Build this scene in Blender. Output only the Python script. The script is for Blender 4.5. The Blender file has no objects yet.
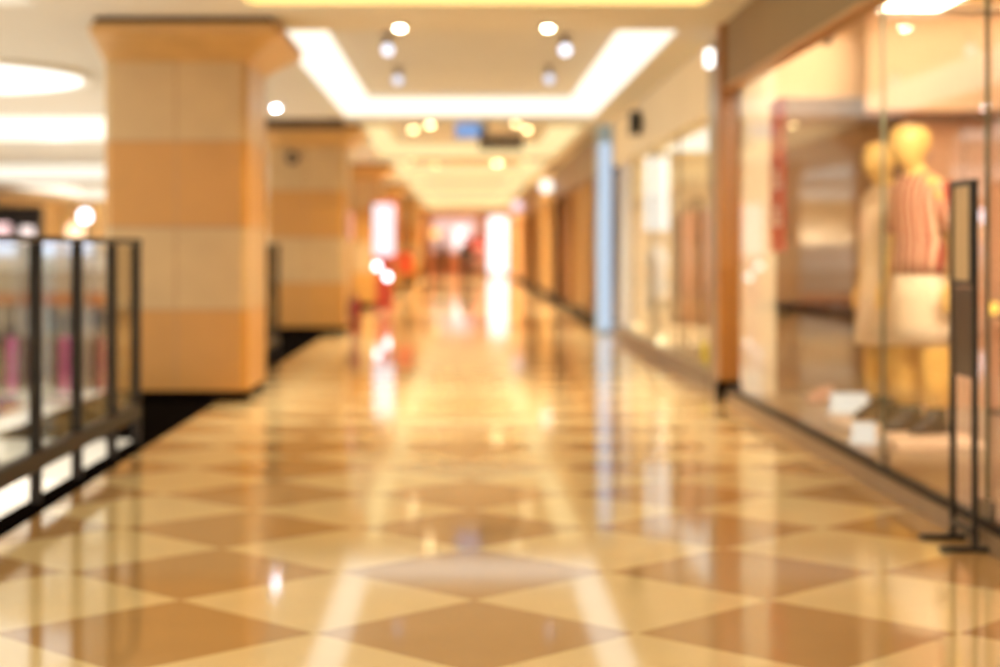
import bpy, bmesh, math, random
from mathutils import Vector, Matrix
random.seed(7)
S = bpy.context.scene
COL = S.collection
F, PX, PY, EYE = 1700.0, 462.0, 250.0, 1.15      # focal length in pixels, vanishing point, eye height

# ------------------------------------------------------------------ camera
cam_data = bpy.data.cameras.new('camera')
cam = bpy.data.objects.new('camera', cam_data); COL.objects.link(cam)
cam.location = (0, 0, EYE); cam.rotation_euler = (math.pi/2, 0, 0)
cam_data.sensor_width = 36.0; cam_data.sensor_fit = 'HORIZONTAL'
cam_data.lens = F*36/1000
cam_data.shift_x = (500-PX)/1000; cam_data.shift_y = -(333.5-PY)/1000
cam_data.clip_end = 300; cam_data.clip_start = 0.05
cam_data.dof.use_dof = True
cam_data.dof.focus_distance = 3.2
cam_data.dof.aperture_fstop = 1.95
S.camera = cam
# ------------------------------------------------------------------ world, exposure
W = bpy.data.worlds.new('world'); S.world = W; W.use_nodes = True
bg = W.node_tree.nodes['Background']
bg.inputs[0].default_value = (1.0, 0.91, 0.76, 1); bg.inputs[1].default_value = 1.75
S.view_settings.view_transform = 'Standard'; S.view_settings.look = 'None'
S.view_settings.gamma = 1.0; S.view_settings.use_curve_mapping = False
S.view_settings.exposure = 0.12
COVE_WHITE, COVE_GOLD = 1.4, 1.12                  # luminance of the ceiling coves

# ------------------------------------------------------------------ materials
MATS = {}
def srgb(r, g, b):
    f = lambda c: (c/255/12.92) if c/255 <= 0.04045 else ((c/255+0.055)/1.055)**2.4
    return (f(r), f(g), f(b), 1)
def mat(name, rgb, rough=0.6, var=0.08, scale=6.0, metal=0.0, spec=0.5, bump=0.0, stretch=(1, 1, 1)):
    if name in MATS: return MATS[name]
    m = bpy.data.materials.new(name); m.use_nodes = True
    nt = m.node_tree; b = nt.nodes['Principled BSDF']
    c = srgb(*rgb)
    tc = nt.nodes.new('ShaderNodeTexCoord'); mp = nt.nodes.new('ShaderNodeMapping')
    mp.inputs['Scale'].default_value = stretch
    nz = nt.nodes.new('ShaderNodeTexNoise'); nz.inputs['Scale'].default_value = scale; nz.inputs['Detail'].default_value = 3
    rp = nt.nodes.new('ShaderNodeValToRGB')
    rp.color_ramp.elements[0].position = 0.3; rp.color_ramp.elements[1].position = 0.7
    rp.color_ramp.elements[0].color = tuple(x*(1-var) for x in c[:3])+(1,)
    rp.color_ramp.elements[1].color = tuple(min(1, x*(1+var)) for x in c[:3])+(1,)
    nt.links.new(tc.outputs['Object'], mp.inputs[0]); nt.links.new(mp.outputs[0], nz.inputs['Vector'])
    nt.links.new(nz.outputs['Fac'], rp.inputs[0]); nt.links.new(rp.outputs[0], b.inputs['Base Color'])
    b.inputs['Roughness'].default_value = rough; b.inputs['Metallic'].default_value = metal
    b.inputs['Specular IOR Level'].default_value = spec
    if bump:
        bp = nt.nodes.new('ShaderNodeBump'); bp.inputs['Strength'].default_value = bump
        nt.links.new(nz.outputs['Fac'], bp.inputs['Height']); nt.links.new(bp.outputs[0], b.inputs['Normal'])
    MATS[name] = m; return m
def emat(name, rgb, strength):
    if name in MATS: return MATS[name]
    m = bpy.data.materials.new(name); m.use_nodes = True
    nt = m.node_tree; nt.nodes.remove(nt.nodes['Principled BSDF'])
    e = nt.nodes.new('ShaderNodeEmission'); e.inputs[0].default_value = srgb(*rgb); e.inputs[1].default_value = strength
    nt.links.new(e.outputs[0], nt.nodes['Material Output'].inputs[0])
    MATS[name] = m; return m
def glass(name, tint=(1, 1, 1), refl=1.0):
    if name in MATS: return MATS[name]
    m = bpy.data.materials.new(name); m.use_nodes = True
    nt = m.node_tree; nt.nodes.remove(nt.nodes['Principled BSDF'])
    t = nt.nodes.new('ShaderNodeBsdfTransparent'); t.inputs[0].default_value = tint+(1,)
    g = nt.nodes.new('ShaderNodeBsdfGlossy'); g.inputs['Roughness'].default_value = 0.01
    fr = nt.nodes.new('ShaderNodeFresnel'); fr.inputs[0].default_value = 1.45
    mu = nt.nodes.new('ShaderNodeMath'); mu.operation = 'MULTIPLY'; mu.inputs[1].default_value = refl
    mx = nt.nodes.new('ShaderNodeMixShader')
    nt.links.new(fr.outputs[0], mu.inputs[0]); nt.links.new(mu.outputs[0], mx.inputs[0])
    nt.links.new(t.outputs[0], mx.inputs[1]); nt.links.new(g.outputs[0], mx.inputs[2])
    nt.links.new(mx.outputs[0], nt.nodes['Material Output'].inputs[0])
    MATS[name] = m; return m

def floor_material():
    m = bpy.data.materials.new('polished_diamond_marble'); m.use_nodes = True
    nt = m.node_tree; b = nt.nodes['Principled BSDF']; L = nt.links.new
    tc = nt.nodes.new('ShaderNodeTexCoord'); mp = nt.nodes.new('ShaderNodeMapping')
    side = 0.683; s = 1/side; c = Vector((0.04, 5.10)); a = math.radians(45)
    rc = Vector((math.cos(a)*c.x-math.sin(a)*c.y, math.sin(a)*c.x+math.cos(a)*c.y))*s
    mp.inputs['Scale'].default_value = (s, s, s); mp.inputs['Rotation'].default_value = (0, 0, a)
    mp.inputs['Location'].default_value = (0.5-rc.x, 0.5-rc.y, 0.5)
    ck = nt.nodes.new('ShaderNodeTexChecker'); ck.inputs['Scale'].default_value = 1.0
    ck.inputs['Color1'].default_value = srgb(251, 226, 170); ck.inputs['Color2'].default_value = srgb(201, 160, 102)
    L(tc.outputs['Object'], mp.inputs[0]); L(mp.outputs[0], ck.inputs['Vector'])
    nz = nt.nodes.new('ShaderNodeTexNoise'); nz.inputs['Scale'].default_value = 3.0; nz.inputs['Detail'].default_value = 6
    nz.inputs['Distortion'].default_value = 0.6
    L(tc.outputs['Object'], nz.inputs['Vector'])
    rp = nt.nodes.new('ShaderNodeValToRGB')
    rp.color_ramp.elements[0].color = (0.86, 0.86, 0.86, 1); rp.color_ramp.elements[1].color = (1.06, 1.04, 1.0, 1)
    L(nz.outputs['Fac'], rp.inputs[0])
    mx = nt.nodes.new('ShaderNodeMixRGB'); mx.blend_type = 'MULTIPLY'; mx.inputs[0].default_value = 1
    L(ck.outputs['Color'], mx.inputs[1]); L(rp.outputs[0], mx.inputs[2]); L(mx.outputs[0], b.inputs['Base Color'])
    b.inputs['Roughness'].default_value = 0.06; b.inputs['IOR'].default_value = 1.5
    return m
def column_material():
    m = bpy.data.materials.new('banded_stone'); m.use_nodes = True
    nt = m.node_tree; b = nt.nodes['Principled BSDF']; L = nt.links.new
    tc = nt.nodes.new('ShaderNodeTexCoord'); sp = nt.nodes.new('ShaderNodeSeparateXYZ'); L(tc.outputs['Object'], sp.inputs[0])
    dv = nt.nodes.new('ShaderNodeMath'); dv.operation = 'DIVIDE'; dv.inputs[1].default_value = 3.0; L(sp.outputs['Z'], dv.inputs[0])
    rp = nt.nodes.new('ShaderNodeValToRGB'); rp.color_ramp.interpolation = 'CONSTANT'; L(dv.outputs[0], rp.inputs[0])
    lt, og, seam = srgb(194, 161, 112), srgb(193, 138, 62), srgb(170, 130, 82)
    e = rp.color_ramp.elements
    e[0].position = 0; e[0].color = og; e[1].position = 0.70/3-0.004; e[1].color = seam
    for p, c in ((0.70, lt), (1.31, seam), (1.325, og), (1.965, seam), (1.98, lt)):
        x = e.new(p/3); x.color = c
    # vertical joints halfway across each face, in the pale courses
    ab = nt.nodes.new('ShaderNodeMath'); ab.operation = 'ABSOLUTE'; L(sp.outputs['X'], ab.inputs[0])
    lx = nt.nodes.new('ShaderNodeMath'); lx.operation = 'LESS_THAN'; lx.inputs[1].default_value = 0.006; L(ab.outputs[0], lx.inputs[0])
    nz = nt.nodes.new('ShaderNodeTexNoise'); nz.inputs['Scale'].default_value = 4; nz.inputs['Detail'].default_value = 4; L(tc.outputs['Object'], nz.inputs['Vector'])
    mr = nt.nodes.new('ShaderNodeMapRange'); mr.inputs['To Min'].default_value = 0.88; mr.inputs['To Max'].default_value = 1.1; L(nz.outputs['Fac'], mr.inputs[0])
    mx = nt.nodes.new('ShaderNodeMixRGB'); mx.inputs[2].default_value = seam; L(lx.outputs[0], mx.inputs[0]); L(rp.outputs[0], mx.inputs[1])
    vm = nt.nodes.new('ShaderNodeVectorMath'); vm.operation = 'SCALE'; L(mx.outputs[0], vm.inputs[0]); L(mr.outputs[0], vm.inputs['Scale'])
    L(vm.outputs[0], b.inputs['Base Color']); b.inputs['Roughness'].default_value = 0.32
    return m
def stripe_material():
    m = bpy.data.materials.new('striped_cloth'); m.use_nodes = True
    nt = m.node_tree; b = nt.nodes['Principled BSDF']; L = nt.links.new
    tc = nt.nodes.new('ShaderNodeTexCoord'); wv = nt.nodes.new('ShaderNodeTexWave')
    wv.bands_direction = 'X'; wv.inputs['Scale'].default_value = 7.0; wv.inputs['Distortion'].default_value = 0.6; wv.inputs['Detail'].default_value = 0
    rp = nt.nodes.new('ShaderNodeValToRGB')
    rp.color_ramp.elements[0].position = 0.40; rp.color_ramp.elements[1].position = 0.60
    rp.color_ramp.elements[0].color = srgb(160, 62, 48); rp.color_ramp.elements[1].color = srgb(226, 180, 146)
    L(tc.outputs['Object'], wv.inputs['Vector']); L(wv.outputs['Fac'], rp.inputs[0]); L(rp.outputs[0], b.inputs['Base Color'])
    b.inputs['Roughness'].default_value = 0.9
    return m

M_FLOOR = floor_material(); M_COL = column_material(); M_STRIPE = stripe_material()
PAINT = mat('cream_ceiling_paint', (218, 211, 200), 0.9, 0.02, 2)
BLACKSTONE = mat('black_granite', (14, 10, 8), 0.4, 0.3, 30, spec=0.0)
DARKMETAL = mat('dark_bronze_metal', (40, 30, 22), 0.5, 0.15, 12, metal=0.0, spec=0.3)
BLACKMETAL = mat('black_painted_metal', (20, 18, 17), 0.4, 0.1, 12)
WOOD = mat('orange_brown_wood', (156, 100, 30), 0.35, 0.18, 3, stretch=(8, 8, 0.6))
DWOOD = mat('dark_brown_wood', (116, 76, 40), 0.4, 0.2, 3, stretch=(8, 8, 0.6))
CAPST = mat('capital_stone', (196, 152, 92), 0.35, 0.08, 4)
CREAM = mat('cream_wall', (246, 232, 204), 0.7, 0.03, 2)
FASCIA = mat('taupe_fascia', (134, 110, 76), 0.6, 0.05, 3)
PEACH = mat('peach_panel', (250, 214, 172), 0.7, 0.03, 2)
STEEL = mat('brushed_steel', (150, 138, 122), 0.3, 0.12, 8, metal=0.8, stretch=(1, 1, 14))
WHITE = mat('white_lacquer', (245, 242, 236), 0.5, 0.02, 4)
GLASS = glass('storefront_glass', (0.98, 0.98, 0.96), 0.24)
RGLASS = glass('railing_glass', (0.86, 0.88, 0.87), 0.3)

# ------------------------------------------------------------------ helpers
def bm_box(bm, x0, x1, y0, y1, z0, z1):
    v = [bm.verts.new((x, y, z)) for z in (z0, z1) for y in (y0, y1) for x in (x0, x1)]
    for f in ((0, 2, 3, 1), (4, 5, 7, 6), (0, 1, 5, 4), (2, 6, 7, 3), (0, 4, 6, 2), (1, 3, 7, 5)):
        bm.faces.new([v[i] for i in f])
def bm_cyl(bm, p0, p1, r0, r1=None, n=16, cap=True):
    r1 = r0 if r1 is None else r1
    p0, p1 = Vector(p0), Vector(p1); ax = (p1-p0).normalized()
    u = ax.orthogonal().normalized(); w = ax.cross(u)
    a = [bm.verts.new(p0+(u*math.cos(t)+w*math.sin(t))*r0) for t in (2*math.pi*i/n for i in range(n))]
    b = [bm.verts.new(p1+(u*math.cos(t)+w*math.sin(t))*r1) for t in (2*math.pi*i/n for i in range(n))]
    for i in range(n): bm.faces.new((a[i], a[(i+1) % n], b[(i+1) % n], b[i]))
    if cap: bm.faces.new(a[::-1]); bm.faces.new(b)
def bm_loft(bm, rings, n=24, cap=True):
    """rings: (cx, cy, z, rx, ry[, power])"""
    R = []
    for r in rings:
        cx, cy, z, rx, ry = r[:5]; p = r[5] if len(r) > 5 else 2.0
        ring = []
        for i in range(n):
            t = 2*math.pi*i/n; c, s = math.cos(t), math.sin(t)
            ring.append(bm.verts.new((cx+rx*math.copysign(abs(c)**(2/p), c), cy+ry*math.copysign(abs(s)**(2/p), s), z)))
        R.append(ring)
    for a, b in zip(R, R[1:]):
        for i in range(n): bm.faces.new((a[i], a[(i+1) % n], b[(i+1) % n], b[i]))
    if cap: bm.faces.new(R[0][::-1]); bm.faces.new(R[-1])
def obj(name, bm, m, parent=None, loc=None, smooth=False, bevel=0.0):
    me = bpy.data.meshes.new(name)
    bmesh.ops.recalc_face_normals(bm, faces=bm.faces)
    bm.to_mesh(me); bm.free()
    if smooth:
        for p in me.polygons: p.use_smooth = True
    for mm in (m if isinstance(m, (list, tuple)) else [m]): me.materials.append(mm)
    o = bpy.data.objects.new(name, me); COL.objects.link(o)
    if parent: o.parent = parent
    if loc: o.location = loc
    if bevel:
        md = o.modifiers.new('bevel', 'BEVEL'); md.width = bevel; md.segments = 2; md.limit_method = 'ANGLE'
    return o
def box(name, x0, x1, y0, y1, z0, z1, m, parent=None, bevel=0.0):
    """box given in world (or parent) coordinates, its origin at the centre of its base"""
    cx, cy = (x0+x1)/2, (y0+y1)/2
    bm = bmesh.new(); bm_box(bm, x0-cx, x1-cx, y0-cy, y1-cy, 0, z1-z0)
    return obj(name, bm, m, parent, (cx, cy, z0), bevel=bevel)
def boxes(name, lst, m, parent=None, bevel=0.0):
    bm = bmesh.new()
    for b in lst: bm_box(bm, *b)
    return obj(name, bm, m, parent, bevel=bevel)
def under(child, part):
    child.parent = part; child.location = Vector(child.location)-Vector(part.location); return child
def tag(o, label, cat, group=None):
    o['label'] = label; o['category'] = cat; o['kind'] = 'thing'
    if group: o['group'] = group
    return o
def thing(name, label, cat, loc=(0, 0, 0), rz=0.0, group=None):
    o = bpy.data.objects.new(name, None); COL.objects.link(o)
    o.location = loc; o.rotation_euler = (0, 0, rz); o.empty_display_size = 0.2
    return tag(o, label, cat, group)
def struct(o, label=None):
    o['kind'] = 'structure'
    if label: o['label'] = label
    return o
def dup(root, loc, label, group=None, rz=None):
    r = root.copy(); COL.objects.link(r); r.location = loc; r['label'] = label
    if rz is not None: r.rotation_euler = (0, 0, rz)
    if group: r['group'] = group
    for ch in root.children:
        c = ch.copy(); COL.objects.link(c); c.parent = r
        for g in ch.children:
            d = g.copy(); COL.objects.link(d); d.parent = c
    return r
def sx(px, d): return (px-PX)*d/F
def sz(py, d): return EYE-(py-PY)*d/F

# ================================================================== SETTING
END = 75.0
XW = 2.06                 # right-hand shop fronts
H, H2 = 2.88, 3.18        # soffit and raised tray ceiling
TX0, TX1 = -1.51, 1.71    # cove tray, side to side
# floor: corridor slab with the atrium void on its left
VOID0, VOID1 = 1.0, 46.0  # void in depth, left of the balustrade
bm = bmesh.new()
bm_box(bm, -1.84, 2.09, -8, END+6, -0.3, 0)
struct(obj('floor', bm, M_FLOOR), 'polished marble floor laid in cream and brown diamonds')
struct(boxes('trim_1', [(-1.99, -1.84, -8, 10.6, -0.03, 0.0), (-2.9, -1.84, 10.6, END+6, -0.03, 0.0)], BLACKSTONE), 'black granite border along the edge of the floor')
struct(boxes('trim_8', [(-1.96, -1.841, -8, 10.7, -0.3, -0.031), (-2.88, -1.841, 10.7, END+6, -0.3, -0.031)], WHITE), 'white slab edge under the granite border')
struct(boxes('floor_upper_hall', [(-14, -2.9, VOID1, END+6, -0.3, 0), (-14, -2.02, -8, VOID0, -0.3, 0)], mat('hall_stone', (214, 190, 150), 0.2, 0.06, 3)), 'pale stone floor across the atrium')
struct(box('floor_lower_level', -14, -2.02, -8, 60, -2.6, -2.4, mat('white_stone_floor', (238, 234, 224), 0.25, 0.03, 2)), 'white floor of the level below')
# ceiling with raised trays
trays = [(3.0, 12.0), (13.4, 22.3), (23.7, 32.0), (33.2, 41.2), (42.4, 50.4), (51.6, 59.6), (60.8, 68.8)]
HT = [(18.6, 26.7, -9.5, -3.1), (32.5, 42.0, -12.5, -3.6), (46.0, 58.0, -13.0, -3.6)]   # trays over the atrium hall
bm = bmesh.new()
Y0C = 1.5                 # ceiling starts here; left open over the camera to admit world light
bm_box(bm, TX1, XW+0.1, Y0C, END+6, H, H+0.1)
ys = [Y0C]+[v for t in trays for v in t]+[END+6]
for a, b in zip(ys[0::2], ys[1::2]): bm_box(bm, TX0, TX1, a, b, H, H+0.1)
xl = -3.0
bm_box(bm, xl, TX0, Y0C, END+6, H, H+0.1)
hy = [12.0]+[v for t in HT for v in t[:2]]+[END+6]
for a, b in zip(hy[0::2], hy[1::2]): bm_box(bm, -14, xl, a, b, H, H+0.1)
for y0, y1, x0, x1 in HT:
    bm_box(bm, -14, x0, y0, y1, H, H+0.1); bm_box(bm, x1, xl, y0, y1, H, H+0.1)
    bm_box(bm, x0-0.05, x1+0.05, y0-0.05, y1+0.05, H2+0.05, H2+0.12)
for y0, y1 in trays:
    bm_box(bm, TX0-0.05, TX1+0.05, y0-0.05, y1+0.05, H2, H2+0.08)
    bm_box(bm, TX0-0.05, TX0-.001, y0, y1, H+.01, H2); bm_box(bm, TX1+.001, TX1+0.05, y0, y1, H+.01, H2)
    bm_box(bm, TX0-0.05, TX1+0.05, y0-0.05, y0-.001, H+.01, H2); bm_box(bm, TX0-0.05, TX1+0.05, y1+.001, y1+0.05, H+.01, H2)
struct(obj('ceiling', bm, PAINT), 'cream ceiling with a row of raised trays')
struct(box('trim_2', -2.95, TX0-0.06, 22.35, 22.75, H-0.12, H, mat('brown_beam', (92, 68, 42), 0.7, 0.05)), 'dark brown cross beam between the bays')
struct(box('wall_left', -14.2, -14, 24, END+6, -2.6, H, mat('hall_wall', (196, 166, 122), 0.7, 0.04)))

def lamp(parent, loc, power, size=0.05, rgb=(255, 232, 196), aim=(0, 0, -1), kind='SPOT', angle=130):
    ld = bpy.data.lights.new('bulb_light', kind); ld.energy = power; ld.color = srgb(*rgb)[:3]
    if kind == 'SPOT': ld.shadow_soft_size = size; ld.spot_size = math.radians(angle); ld.spot_blend = 0.9
    elif kind == 'AREA': ld.shape = 'DISK'; ld.size = size
    else: ld.shadow_soft_size = size
    o = bpy.data.objects.new('bulb_light', ld); COL.objects.link(o); o.parent = parent; o.location = loc
    o.rotation_euler = Vector(aim).to_track_quat('-Z', 'Y').to_euler()
    return o
# ------------------------------------------------------------------ cove lights
WCOVE = emat('cove_white', (255, 246, 226), COVE_WHITE)
GCOVE = emat('cove_gold', (255, 226, 164), COVE_GOLD)
G0COVE = emat('cove_amber', (255, 216, 132), 1.6)
cl = ['amber cove light in the ceiling tray at the top edge of the view',
      'bright white rectangular cove light in the nearest whole ceiling tray',
      'warm gold cove light in the second whole ceiling tray',
      'warm gold cove light in the third whole ceiling tray',
      'warm gold cove light in the fourth whole ceiling tray',
      'warm gold cove light in the fifth ceiling tray, near the far end',
      'warm gold cove light in the sixth ceiling tray, last before the end shop']
for i, (y0, y1) in enumerate(trays):
    m = (G0COVE, WCOVE)[i] if i < 2 else GCOVE
    t = thing('cove_light', cl[i], 'ceiling light', (0.1, (y0+y1)/2, H), group='cove lights along the corridor ceiling')
    hw, hl, hh = (TX1-TX0)/2, (y1-y0)/2, H2-H
    s, w = 0.006, 0.27
    boxes('side_strip', [(-hw+s, -hw+s+0.012, -hl+s, hl-s, 0.01, hh-s), (-hw+s, -hw+w, -hl+s, hl-s, hh-0.018, hh-s)], m, t)
    boxes('side_strip', [(hw-s-0.012, hw-s, -hl+s, hl-s, 0.01, hh-s), (hw-w, hw-s, -hl+s, hl-s, hh-0.018, hh-s)], m, t)
    box('end_strip', -hw+0.03, hw-0.03, hl-0.02, hl-0.007, 0.035 if i else 0.004, hh-0.035, m, t)
# hall (atrium) lights
t = thing('ring_light', 'large round white ceiling light over the atrium', 'ceiling light', (-5.35, 16.6, H))
bm = bmesh.new(); bm_cyl(bm, (0, 0, -0.05), (0, 0, -0.004), 1.60, n=64); obj('diffuser', bm, emat('hall_white', (255, 252, 244), 2.0), t)
bm = bmesh.new()
for r0, r1 in ((1.62, 1.70),):
    n = 64
    for i in range(n):
        a, b = 2*math.pi*i/n, 2*math.pi*(i+1)/n
        q = [bm.verts.new((r*math.cos(k), r*math.sin(k), z)) for z in (-0.06, -0.004) for r in (r0, r1) for k in (a, b)]
        for f in ((0, 1, 3, 2), (4, 6, 7, 5), (0, 4, 5, 1), (2, 3, 7, 6)): bm.faces.new([q[j] for j in f])
obj('rim', bm, WHITE, t)
lamp(t, (0, 0, -.08), 700, .25, (255, 250, 244), angle=160)
hl_lab = ['long white strip light beyond the round light over the atrium', 'second white strip light further over the atrium', 'third pale strip light at the far end of the atrium ceiling']
for (y0, y1, x0, x1), lab in zip(HT, hl_lab):
    t = thing('strip_light', lab, 'ceiling light', ((x0+x1)/2, y1, H), group='strip lights over the atrium')
    w = (x1-x0)/2
    box('diffuser', -w, w, -0.02, -0.008, 0.01, H2+0.04-H, emat('hall_strip_%d' % y1, (255, 248, 228), 1.6 if y1 < 30 else 1.15), t)
    box('housing', -w, w, -0.006, 0.03, 0.0, H2+0.045-H, WHITE, t)
    lamp(t, (0, -.3, .1), (1700 if y1 < 50 else 2600), .15, (255, 250, 244), angle=160)

DOWN_W = 260; LAMPC = (255, 240, 212)
# ------------------------------------------------------------------ downlights
def downlight(x, y, z, r, rgb, strength, label, group):
    t = thing('downlight', label, 'ceiling light', (x, y, z), group=group)
    bm = bmesh.new(); bm_cyl(bm, (0, 0, -0.022), (0, 0, -0.001), r*1.35, r*1.5, 24); obj('trim_ring', bm, STEEL, t)
    bm = bmesh.new(); bm_loft(bm, [(0, 0, -0.040, r*0.35, r*0.35), (0, 0, -0.036, r*0.75, r*0.75), (0, 0, -0.023, r, r)], 20)
    obj('lens', bm, emat('lens_%d_%d_%d_%d' % (*rgb, strength*10), rgb, strength), t, smooth=True)
    return t
def spotlight(x, y, z, r, rgb, strength, label, group):
    t = thing('spotlight', label, 'spotlight', (x, y, z), group=group)
    bm = bmesh.new(); bm_cyl(bm, (0, 0, -0.02), (0, 0, -0.001), r*1.2, n=20); obj('mounting_plate', bm, STEEL, t)
    bm = bmesh.new(); bm_cyl(bm, (0, 0, -0.10), (0, 0, -0.021), 0.012, n=10); obj('stem', bm, DARKMETAL, t)
    bm = bmesh.new(); bm_cyl(bm, (0, -0.05, -0.155), (0, 0.06, -0.095), r*1.15, r*1.0, 20); obj('can', bm, STEEL, t)
    bm = bmesh.new(); bm_cyl(bm, (0, -0.056, -0.158), (0, -0.051, -0.1555), r*0.9, n=20); obj('lens', bm, emat('spot_%d_%d_%d_%d' % (*rgb, strength*10), rgb, strength), t)
    return t
DG = 'ceiling downlights'
WARM, COOL, GOLD = (255, 240, 205), (236, 240, 255), (255, 228, 168)
for px, py, z, r, c, s, lab in [
    (400, 25, H, .038, WARM, 42, 'bright round downlight in the beam before the nearest white cove, left of a pair'),
    (548, 25, H, .038, WARM, 42, 'bright round downlight in the beam before the nearest white cove, right of a pair'),
    (276, 106, H, .036, COOL, 60, 'cool white downlight in the side soffit just past the big left column'),
    (413, 128, H2, .06, GOLD, 18, 'dim gold downlight under the second tray, outer one at its left'),
    (430, 123, H, .05, GOLD, 22, 'bright gold downlight under the second tray, inner one at its left'),
    (516, 122, H, .045, GOLD, 16, 'dim gold downlight under the second tray right of the blue sign'),
    (527, 128, H2, .06, GOLD, 18, 'dim gold downlight under the second tray, outer one at its right'),
    (497, 162, H2, .075, GOLD, 30, 'gold downlight in the middle of the beam below the hanging sign'),
    (435, 164, H2, .07, GOLD, 8, 'faint gold downlight left of the hanging sign'),
    (452, 196, H2, .12, GOLD, 8, 'faint gold downlight far along the corridor ceiling, left side'),
    (489, 196, H2, .12, GOLD, 6, 'faint gold downlight far along the corridor ceiling, right side')]:
    d = (z-EYE)*F/(PY-py); o = downlight(sx(px, d), d, z, r, c, s, lab, DG); lamp(o, (0, 0, -.05), DOWN_W*(3.2 if d > 40 else 1.0), .05, LAMPC)
for d, nm in ((32.6, 'third'), (41.8, 'fourth'), (51.0, 'fifth'), (60.2, 'sixth'), (69.6, 'last')):  # extra downlight pairs added to brighten the far corridor
    for x, side in ((-1.0, 'left'), (1.2, 'right')):
        o = downlight(x, d, H, .06, GOLD, 5, 'added gold downlight on the %s side of the %s beam along the ceiling' % (side, nm), 'added downlights on the far beams')
        lamp(o, (0, 0, -.05), DOWN_W*(3.4 if d < 55 else 5.5), .06, LAMPC)
SG = 'spotlights on the tray ceiling'
for px, py, s, lab in [(388, 50, 1.8, 'small can spotlight on the tray ceiling, nearest on the left'),
                       (565, 50, 2.2, 'small can spotlight on the tray ceiling, nearest on the right'),
                       (398, 80, 1.2, 'small can spotlight on the tray ceiling, second on the left'),
                       (549, 79, 1.2, 'small can spotlight on the tray ceiling, second on the right')]:
    d = (H2-0.15-EYE)*F/(PY-py); spotlight(sx(px, d), d, H2, .062, COOL, s, lab, SG)

# ------------------------------------------------------------------ columns on the left
def bm_chamf(bm, rings):
    """rings of (x0,x1,y0,y1,z,chamfer)"""
    R = []
    for x0, x1, y0, y1, z, c in rings:
        p = [(x0+c, y0), (x1-c, y0), (x1, y0+c), (x1, y1-c), (x1-c, y1), (x0+c, y1), (x0, y1-c), (x0, y0+c)]
        R.append([bm.verts.new((x, y, z)) for x, y in p])
    for a, b in zip(R, R[1:]):
        for i in range(8): bm.faces.new((a[i], a[(i+1) % 8], b[(i+1) % 8], b[i]))
    bm.faces.new(R[0][::-1]); bm.faces.new(R[-1])
CXC, CW, CD = -2.165, 0.545, 0.62
def column(y, label):
    t = thing('stone_column', label, 'column', (CXC, y+CD, 0), group='stone columns along the atrium side')
    bm = bmesh.new(); bm_chamf(bm, [(-CW, CW, -CD, CD, 0.085, 0.05), (-CW, CW, -CD, CD, 2.57, 0.05)]); obj('shaft', bm, M_COL, t)
    bm = bmesh.new(); bm_chamf(bm, [(-CW+.03, CW-.03, -CD+.03, CD-.03, 0.001, 0.05), (-CW+.03, CW-.03, -CD+.03, CD-.03, 0.084, 0.05)]); obj('plinth', bm, BLACKSTONE, t)
    bm = bmesh.new()
    bm_chamf(bm, [(-CW, CW, -CD, CD, 2.571, .05), (-CW-.02, CW+.07, -CD-.07, CD+.07, 2.63, .05), (-CW-.04, CW+.20, -CD-.22, CD+.2, 2.715, .05),
                  (-CW-.05, CW+.27, -CD-.31, CD+.27, 2.75, .04), (-CW-.05, CW+.27, -CD-.31, CD+.27, 2.83, .04)])
    cap = obj('capital', bm, CAPST, t)
    bm = bmesh.new(); bm_box(bm, -CW-.02, CW+.2, -CD-.24, CD+.2, 2.831, 2.878); under(obj('painted_shadow', bm, mat('painted_gap_shade', (70, 54, 36), 0.8), t), cap)  # dark slab painted as the shade between capital and ceiling
    return t
c0 = column(12.86, 'large banded tan stone column at left, beside the end of the railing')
for y, lab in [(23.5, 'second banded stone column, just beyond the large left one'), (34.0, 'third banded stone column, behind the white lit kiosk'),
               (44.5, 'fourth stone column along the left, past the lit kiosk'), (55.0, 'fifth stone column, small and far along the left'),
               (65.5, 'last stone column on the left before the end shop')]:
    dup(c0, (CXC, y+CD, 0), lab)

# ------------------------------------------------------------------ railings
def railing(name_label, X, posts, label, group):
    t = thing('railing', label, 'railing', (X, posts[0], 0), group=group)
    y0, y1 = posts[0], posts[-1]; L = y1-y0
    box('top_rail', -.03, .03, -.03, L+.03, 1.185, 1.215, DARKMETAL, t, bevel=.006)
    box('bottom_rail', -.028, .028, .036, L-.036, .150, .235, DARKMETAL, t, bevel=.006)
    for p in posts:
        box('post', -.026, .026, p-y0-.018, p-y0+.018, .001, 1.184, DARKMETAL, t)
    for a, b in zip(posts, posts[1:]):
        box('glass_panel', -.006, .006, a-y0+.022, b-y0-.022, .24, 1.17, RGLASS, t)
    return t
railing('r', -1.94, [5.25, 6.08, 6.91, 7.74, 8.57, 9.42, 10.12], 'dark metal and glass balustrade along the atrium edge, nearest at left', 'balustrades at the atrium')
railing('r', -1.97, [14.65, 15.5, 16.35, 17.2, 18.1], 'short dark balustrade behind the large left column', 'balustrades at the atrium')

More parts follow.
